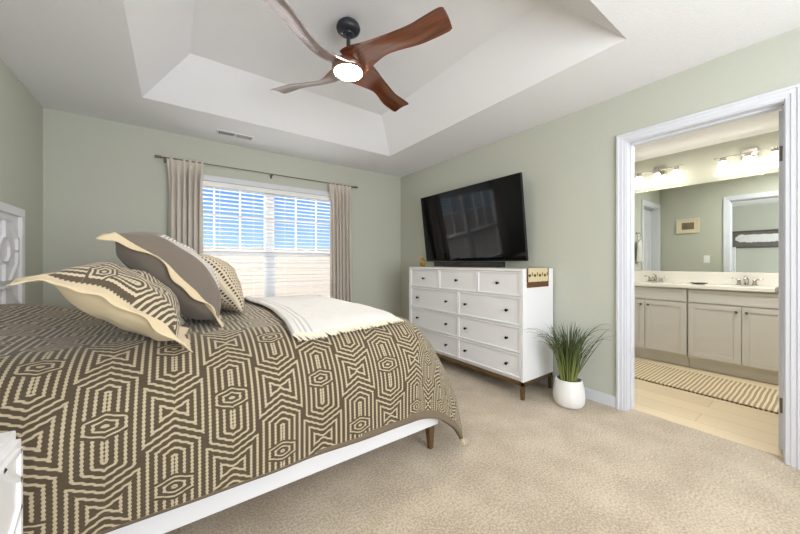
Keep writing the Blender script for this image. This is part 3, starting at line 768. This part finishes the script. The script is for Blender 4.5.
# ---------------------------------------------------------------- dresser
DX0, DX1, DYa, DYb, DT = 2.326, 2.788, 1.507, 3.055, 1.085
dr_ = thing('dresser', 'white nine-drawer dresser on a bronzed base against the right wall', 'dresser', ((DX0+DX1)/2, (DYa+DYb)/2, 0))
bm = B(DX0+.012, DX1, DYa, DYa+.022, .148, DT, bev=.002); bx(bm, DX0+.012, DX1, DYb-.022, DYb, .148, DT, bev=.002)
bx(bm, DX0+.012, DX1, DYa+.022, DYb-.022, DT-.022, DT, bev=.002); bx(bm, DX0+.014, DX1, DYa+.022, DYb-.022, .148, .165); bx(bm, DX1-.01, DX1, DYa+.02, DYb-.02, .15, DT-.02)
zr = [.165, .375, .605, .850, 1.062]
for z in zr[1:4]: bx(bm, DX0+.016, DX0+.06, DYa+.022, DYb-.022, z-.006, z+.006)
obj('carcass', bm, 'white', dr_)
obj('side_stile', B(DX0, DX0+.012, DYa, DYa+.022, .148, DT, bev=.002), 'white', dr_); obj('side_stile', B(DX0, DX0+.012, DYb-.022, DYb, .148, DT, bev=.002), 'white', dr_)
obj('top_edge', B(DX0, DX0+.012, DYa+.022, DYb-.022, DT-.022, DT, bev=.002), 'white', dr_)
def drawer(y0, y1, z0, z1, kn):
    g_ = .004; y0 += g_; y1 -= g_; z0 += g_; z1 -= g_
    bm = B(DX0+.012, DX0+.05, y0, y1, z0, z1, bev=.001)
    fw = .014
    bx(bm, DX0+.001, DX0+.0125, y0, y0+fw, z0, z1, bev=.002); bx(bm, DX0+.001, DX0+.0125, y1-fw, y1, z0, z1, bev=.002)
    bx(bm, DX0+.001, DX0+.0125, y0+fw, y1-fw, z0, z0+fw, bev=.002); bx(bm, DX0+.001, DX0+.0125, y0+fw, y1-fw, z1-fw, z1, bev=.002)
    d = obj('drawer', bm, 'white', dr_)
    for k in kn:
        yk = k; zk = (z0+z1)/2; x0 = DX0+.012
        obj('knob', lathe(bmesh.new(), [(.008, x0), (.006, x0-.004), (.005, x0-.014), (.011, x0-.017), (.0135, x0-.023), (.011, x0-.029), (.003, x0-.031)][::-1], (0, yk, zk), 20, axis='x'), 'knob', d, True)
ya, yb = DYa+.022, DYb-.022
ymid = 2.245; c1, c2 = 1.995, 2.53
drawer(ya, c1, .852, 1.063, [(ya+c1)/2]); drawer(c1, c2, .852, 1.063, [(c1+c2)/2]); drawer(c2, yb, .852, 1.063, [(c2+yb)/2])
for z0, z1 in ((.606, .850), (.376, .604), (.166, .374)):
    drawer(ya, ymid, z0, z1, [1.667, 2.14]); drawer(ymid, yb, z0, z1, [2.41, 2.89])
bm = B(DX0+.004, DX0+.030, DYa+.004, DYb-.004, .112, .148, bev=.002); bx(bm, DX1-.03, DX1-.004, DYa+.004, DYb-.004, .112, .148, bev=.002)
bx(bm, DX0+.004, DX1-.004, DYa+.004, DYa+.030, .112, .148, bev=.002); bx(bm, DX0+.004, DX1-.004, DYb-.03, DYb-.004, .112, .148, bev=.002)
base = obj('base_frame', bm, 'brass', dr_)
for x_ in (DX0+.017, DX1-.017):
    for y_ in (DYa+.017, DYb-.017):
        bm = bmesh.new(); vs = [[bm.verts.new((x_+h_*a, y_+h_*b, z)) for a, b in ((-1, -1), (1, -1), (1, 1), (-1, 1))] for z, h_ in ((0, .012), (.114, .018))]
        for i in range(4): bm.faces.new((vs[0][i], vs[0][(i+1) % 4], vs[1][(i+1) % 4], vs[1][i]))
        bm.faces.new(vs[0][::-1]); bm.faces.new(vs[1]); obj('leg', bm, 'brass', dr_)

# runner over the right end of the dresser
rn = thing('table_runner', 'cream printed runner with brown trim hanging over the dresser end', 'table runner', (2.54, 1.7, DT))
def rpath(s):  # arc length s from the hanging end upward; then over the top
    if s < .150: return (DYa-.006-.002*math.sin(s*30), DT+.003-.150+s)
    return (DYa-.006+(s-.150), DT+.004)
def fn(s, t):
    L = .06+ s*(1.30-.06); L = .036+s*1.2
    y, z = rpath(L); x = 2.385+.285*t
    return Vector((x, y, z)), (x*1.0, L)
bm = bmesh.new(); uvl = bm.loops.layers.uv.new('UVMap')
ys = [.036, .06, .09, .12, .140, .148, .152, .17, .5, 1.0, 1.25]
V = []
for L in ys: V.append([(bm.verts.new((x, *((rpath(L))))), x, L) for x in [2.385+.305*k/8 for k in range(9)]])
for i in range(len(ys)-1):
    for k in range(8):
        q = (V[i][k], V[i][k+1], V[i+1][k+1], V[i+1][k]); f_ = bm.faces.new([w_[0] for w_ in q])
        for l, w_ in zip(f_.loops, q): l[uvl].uv = (w_[1], w_[2])
o = obj('printed_cloth', bm, 'runner', rn); mo = o.modifiers.new('s', 'SOLIDIFY'); mo.thickness = .002; mo.offset = 0
bm = B(2.372, 2.700, DYa-.0085, DYa-.0035, DT-.158, DT-.108, bev=.001)
obj('trim_band', bm, 'runnertrim', rn)
bm = B(2.370, 2.3855, DYa-.0085, DYa-.003, DT-.11, DT+.004, bev=.0008); obj('edge_binding', bm, 'runnertrim', rn); bm = B(2.689, 2.700, DYa-.0085, DYa-.003, DT-.11, DT+.004, bev=.0008)
obj('edge_binding', bm, 'runnertrim', rn)

# television, tilted forward on a wall bracket
tv = thing('television', 'large black flat television tilted on the wall above the dresser', 'television', (2.72, 2.44, 1.16))
def tilt(bm, piv=(2.735, 0, 1.155), ang=-7.2):
    a = math.radians(ang); p = Vector(piv)
    for v in bm.verts:
        q = v.co-p; v.co = p+Vector((q.x*math.cos(a)+q.z*math.sin(a), q.y, -q.x*math.sin(a)+q.z*math.cos(a)))
    return bm
ty_0, ty_1, tz0, tz1 = 1.715, 3.17, 1.155, 1.985
bm = B(2.705, 2.735, ty_0, ty_1, tz0, tz1, bev=.003); bx(bm, 2.735, 2.765, ty_0+.25, ty_1-.25, tz0+.08, tz0+.5, bev=.01)
obj('casing', tilt(bm), 'black', tv)
obj('screen', tilt(B(2.7035, 2.7052, ty_0+.007, ty_1-.007, tz0+.018, tz1-.007)), 'screen', tv)
obj('wall_bracket', B(2.755, 2.809, 2.2, 2.7, 1.35, 1.6, bev=.004), 'black', tv)
sb = thing('soundbar', 'black soundbar standing on the dresser below the television', 'soundbar', (2.56, 2.35, DT))
obj('housing', B(2.50, 2.575, 1.855, 2.80, DT+.006, DT+.062, bev=.008), 'black', sb)
obj('grille', B(2.4975, 2.501, 1.885, 2.77, DT+.012, DT+.056, bev=.001), 'grille', sb)

# gold figure on the left end of the dresser
gf = thing('gold_figurine', 'small gold figurine at the far end of the dresser top', 'figurine', (2.5, 3.0, DT))
bm = lathe(bmesh.new(), [(.034, DT+.001), (.036, DT+.008), (.026, DT+.014)], (2.5, 3.0, 0), 20); obj('base', bm, 'gold', gf, True)
bm = bmesh.new()
for (x_, y_, z_, rx, ry, rz) in ((2.5, 3.0, .062, .022, .026, .036), (2.497, 3.012, .110, .018, .019, .019), (2.483, 3.014, .106, .008, .008, .007), (2.50, 2.998, .026, .028, .034, .014)):
    r = bmesh.ops.create_uvsphere(bm, u_segments=16, v_segments=10, radius=1)
    for v in r['verts']: v.co = Vector((x_+v.co.x*rx*1.15, y_+v.co.y*ry*1.15, DT+z_+v.co.z*rz))
for s in (-1, 1):
    tube(bm, [(2.49, 3.0+s*.022, DT+.085), (2.476, 3.0+s*.036, DT+.068), (2.474, 3.004+s*.022, DT+.098)], [.007, .006, .005], 8)
    tube(bm, [(2.5, 3.0+s*.012, DT+.04), (2.472, 3.0+s*.026, DT+.045), (2.470, 3.0+s*.022, DT+.014)], [.010, .009, .007], 8)
    r = bmesh.ops.create_uvsphere(bm, u_segments=10, v_segments=8, radius=.006)
    for v in r['verts']: v.co += Vector((2.499, 3.012+s*.019, DT+.114))
tube(bm, [(2.52, 2.99, DT+.03), (2.535, 2.965, DT+.05), (2.525, 2.955, DT+.08), (2.51, 2.965, DT+.075)], [.005, .005, .004, .003], 8)
obj('figure_body', bm, 'gold', gf, 'full')

# ---------------------------------------------------------------- potted grass
PX, PY = 2.575, 1.262
pp = thing('potted_grass', 'tall green grass plant in a white pot beside the dresser', 'potted plant', (PX, PY, 0))
PH = .205
obj('pot', lathe(bmesh.new(), [(.075, 0), (.100, .006), (.112, .03), (.116, .065), (.113, .11), (.104, .16), (.096, PH), (.092, PH+.003), (.087, PH), (.090, PH-.05), (.086, PH-.06)], (PX, PY, 0), 48), 'pot', pp, True)
obj('soil', lathe(bmesh.new(), [(.088, PH-.05), (.05, PH-.035), (.002, PH-.03)], (PX, PY, 0), 24), 'soil', pp, True)
bm = bmesh.new(); uvl = bm.loops.layers.uv.new('UVMap'); rnd = random.Random(5)
def leaf(az, L, lean, curl, wd, r0=None):
    r0 = rnd.uniform(0, .062) if r0 is None else r0
    p = Vector((PX+r0*math.cos(az), PY+r0*math.sin(az), PH-.035)); n_ = 12; th = math.radians(lean)
    h = Vector((math.cos(az), math.sin(az), 0)); s_ = Vector((-math.sin(az), math.cos(az), 0)); prev = None
    tw_ = rnd.uniform(-.6, .6)
    for i in range(n_+1):
        t = i/n_; w_ = wd*(1-t**2.2)*.5+.0006
        sd = (s_*math.cos(tw_*t)+h*math.sin(tw_*t))
        up_ = Vector((0, 0, 1))*math.sin(th)-h*math.cos(th)
        cur = [bm.verts.new(p-sd*w_+up_*w_*.35), bm.verts.new(p-up_*w_*.1), bm.verts.new(p+sd*w_+up_*w_*.35)]
        if prev:
            for k in (0, 1):
                f_ = bm.faces.new((prev[k], prev[k+1], cur[k+1], cur[k]))
                for l, tt in zip(f_.loops, ((i-1)/n_, (i-1)/n_, t, t)): l[uvl].uv = (.5, tt)
        prev = cur
        d = h*math.sin(th)+Vector((0, 0, 1))*math.cos(th); p = p+d*(L/n_)
        p.x = min(p.x, RX-.012)
        if p.y > DYa-.03 and p.x > DX0-.02: p.y = DYa-.03
        th += math.radians(curl)*(t**1.6)*.30
for i in range(190):
    az = rnd.uniform(0, 2*PI); leaf(az, rnd.uniform(.30, .50), rnd.uniform(1, 15), rnd.uniform(0, 55), rnd.uniform(.007, .012))
# long arching leaves; directions relative to the view
RV = math.atan2(-math.sin(YAW), math.cos(YAW))
for da, L, le, cu in ((0, .66, 12, 92), (8, .58, 12, 80), (-14, .52, 20, 60), (180, .60, 12, 88), (172, .56, 17, 80), (190, .54, 8, 95), (150, .50, 14, 70), (-30, .50, 12, 80), (200, .50, 20, 72), (35, .44, 12, 80), (215, .48, 12, 70), (-5, .54, 26, 25), (3, .46, 34, 12), (176, .46, 14, 60), (184, .62, 16, 86), (-8, .60, 8, 100), (12, .52, 6, 110), (165, .50, 6, 110)):
    leaf(RV+math.radians(da), L, le, cu, .011, .03)
o = obj('foliage', bm, 'leaf', pp, 'full'); mo = o.modifiers.new('s', 'SOLIDIFY'); mo.thickness = .0008

# ---------------------------------------------------------------- bathroom vanity
VX0 = 4.48
def vanity(label, y0, y1, split):
    t_ = thing('vanity_cabinet', label, 'cabinet', ((VX0+BX)/2, (y0+y1)/2, 0), 'greige vanity cabinets')
    obj('carcass', B(VX0+.02, BX-.004, y0+.001, y1-.001, .112, .86), 'cabinet', t_)
    obj('toe_kick', B(VX0+.075, VX0+.09, y0+.001, y1-.001, 0, .112), 'cabinet', t_)
    def shaker(nm, a, b, z0, z1, fw=.05):
        bm = B(VX0+.006, VX0+.0195, a, b, z0, z1)
        for q in ((a, a+fw, z0, z1), (b-fw, b, z0, z1), (a+fw, b-fw, z0, z0+fw), (a+fw, b-fw, z1-fw, z1)): bx(bm, VX0, VX0+.0065, *q, bev=.0015)
        return obj(nm, bm, 'cabinet', t_)
    shaker('drawer_front', y0+.006, y1-.006, .715, .848, .028)
    for a, b, k in ((y0+.006, split-.003, split-.035), (split+.003, y1-.006, split+.035)):
        d = shaker('door', a, b, .140, .704)
        obj('knob', lathe(bmesh.new(), [(.006, VX0), (.005, VX0-.012), (.013, VX0-.017), (.013, VX0-.023), (.004, VX0-.026)][::-1], (0, k, .650), 18, axis='x'), 'pewter', d, True)
    return t_
vanity('greige vanity cabinet under the right faucet, nearer the door hinge', .15, .945, .548)
vanity('greige vanity cabinet under the left faucet, farther from the door hinge', .949, 1.70, 1.322)
ct = thing('vanity_countertop', 'off-white vanity countertop with backsplash along the bathroom mirror', 'countertop', (4.65, .95, .86))
obj('slab', B(VX0-.02, BX-.002, .13, BSY-.002, .861, .90, bev=.005), 'counter', ct)
obj('backsplash', B(BX-.024, BX-.002, .13, BSY-.026, .90, 1.035, bev=.004), 'counter', ct)
obj('side_splash', B(VX0, BX-.024, BSY-.024, BSY-.002, .90, 1.0, bev=.004), 'counter', ct)
for yy in (.548, 1.30):
    obj('basin_rim', (lambda b: (lathe(b, [(1, 0), (1, .003), (.96, .003), (.93, 0)], (0, 0, .9), 40, cap=False), [setattr(v, 'co', Vector((4.62+v.co.x*.13, yy+v.co.y*.20, v.co.z))) for v in b.verts])[0])(bmesh.new()), 'counter', ct)
def faucet(y, label):
    t_ = thing('faucet', label, 'faucet', (4.765, y, .90), 'nickel centerset faucets')
    bm = B(4.74, 4.79, y-.078, y+.078, .9005, .912, bev=.005); obj('base_plate', bm, 'chrome', t_, True)
    bm = tube(bmesh.new(), [(4.765, y, .905), (4.765, y, .955), (4.755, y, .985), (4.72, y, .992), (4.68, y, .975), (4.668, y, .958)], [.016, .014, .013, .012, .011, .010], 14); obj('spout', bm, 'chrome', t_, 'full')
    for s in (-1, 1):
        bm = lathe(bmesh.new(), [(.019, .908), (.017, .925), (.012, .94), (.016, .955), (.010, .965)], (4.765, y+s*.055, 0), 20)
        tube(bm, [(4.765, y+s*.055, .958), (4.762, y+s*.085, .966), (4.758, y+s*.112, .975)], [.006, .005, .006], 8)
        obj('handle', bm, 'chrome', t_, 'full')
faucet(.548, 'nickel two-handle faucet on the right of the dark dish, nearer the door hinge')
faucet(1.30, 'nickel two-handle faucet on the left of the dark dish')
bm = lathe(bmesh.new(), [(.02, .9005), (.05, .903), (.075, .912), (.08, .918), (.073, .915), (.045, .906), (.002, .905)], (0, 0, 0), 32)
for v in bm.verts: v.co = Vector((4.68+v.co.x*.6, .895+v.co.y, v.co.z))
tag(obj('trinket_dish', bm, 'pewter', None, True), 'shallow dark oval dish on the vanity counter between the faucets', 'dish')
# mirror
mr = thing('vanity_mirror', 'wide frameless mirror above the vanity counter', 'mirror', (BX, .95, 1.036))
obj('mirror_glass', B(BX-.007, BX-.001, .13, BSY-.002, 1.037, 2.03), 'mirror', mr)
for yy in (.45, 1.4): obj('clip', B(BX-.010, BX-.001, yy-.012, yy+.012, 2.022, 2.042, bev=.002), 'chrome', mr)
# vanity lights
def vlight(yc, label):
    t_ = thing('vanity_light', label, 'light fixture', (BX, yc, 2.2), 'three-shade vanity lights')
    obj('back_plate', B(BX-.022, BX, yc-.06, yc+.06, 2.195, 2.315, bev=.006), 'chrome', t_)
    bm = tube(bmesh.new(), [(BX-.115, yc-.245, 2.250), (BX-.115, yc+.245, 2.250)], .007, 12); tube(bm, [(BX-.02, yc, 2.250), (BX-.115, yc, 2.250)], .009, 10)
    obj('bar', bm, 'chrome', t_, True)
    for k in (-1, 0, 1):
        y = yc+k*.178
        obj('socket', lathe(bmesh.new(), [(.008, 2.250), (.026, 2.230), (.028, 2.212), (.022, 2.208)], (BX-.115, y, 0), 20), 'chrome', t_, True)
        sh = obj('lamp_shade', lathe(bmesh.new(), [(.024, 2.212), (.034, 2.197), (.041, 2.165), (.047, 2.128), (.062, 2.085), (.068, 2.068), (.064, 2.070), (.04, 2.14), (.02, 2.20)], (BX-.115, y, 0), 28), 'shadeglass', t_, True)
vlight(.535, 'nickel bath light with three glowing shades, right one, nearer the door hinge')
vlight(1.275, 'nickel bath light with three glowing shades, left one, nearer the side wall')
# rug
rg = thing('bath_rug', 'cream and brown ribbed rug on the bathroom floor along the vanity', 'rug', (4.0, .8, 0))
obj('rug_pile', B(3.69, 4.33, .02, 1.60, -.002, .012, bev=.004), 'rug', rg)
bm = bmesh.new()
for i in range(60): bx(bm, 3.68, 3.691, .03+i*.026, .045+i*.026, -.001, .006)
obj('edge_stitching', bm, mat('dark_stitch', (104, 86, 62), .9), rg)
# things seen in the mirror
px_ = RX2+.006
pc = thing('small_picture', 'small cream framed print on the green bathroom wall, seen in the mirror', 'picture', (px_, 1.41, 1.62))
bm = bmesh.new()
for a in ((1.27, 1.55, 1.61, 1.635), (1.27, 1.55, 1.815, 1.84), (1.27, 1.295, 1.635, 1.815), (1.525, 1.55, 1.635, 1.815)): bx(bm, px_+.001, px_+.02, *a, bev=.002)
obj('frame', bm, 'smallframe', pc)
obj('mat_board', B(px_+.001, px_+.008, 1.29, 1.53, 1.63, 1.82), 'smallframe', pc); obj('print', B(px_+.007, px_+.010, 1.335, 1.485, 1.67, 1.78), 'smallart', pc)
sw = thing('light_switch', 'white rocker light switch on the bathroom wall, seen in the mirror', 'switch', (px_, 1.19, 1.19))
obj('switch_plate', B(px_+.0005, px_+.006, 1.155, 1.225, 1.135, 1.25, bev=.002), 'switch', sw); obj('rocker', B(px_+.005, px_+.010, 1.174, 1.206, 1.16, 1.225, bev=.002), 'switch', sw)
tr_ = thing('towel_ring', 'nickel towel ring on the bathroom side wall, reflected at the mirror edge', 'towel ring', (4.03, BSY, 1.52))
bm = lathe(bmesh.new(), [(.02, BSY-.001), (.02, BSY-.010), (.008, BSY-.012), (.008, BSY-.045)], (4.03, 0, 1.58), 20, axis='y'); obj('post', bm, 'chrome', tr_, True)
bm = tube(bmesh.new(), [(4.03+.07*math.sin(a), BSY-.04, 1.51+.07*math.cos(a)) for a in [2*PI*i/32 for i in range(33)]], .004, 8, cap=False); obj('ring', bm, 'chrome', tr_, True)
def fn(s, t):
    x = 4.03+(s-.5)*(.13+.06*t); w_ = .012*math.sin(s*14)*(.4+t); z = 1.445-.30*t+.03*(1-abs(2*s-1))*(1-t)
    return Vector((x, BSY-.042+w_-.0, z)), (s, t)
o = obj('hand_towel', grid(fn, 30, 20), 'towel', None, 'full'); mo = o.modifiers.new('s', 'SOLIDIFY'); mo.thickness = .012
tag(o, 'white hand towel hanging from the ring, reflected at the mirror edge', 'towel')
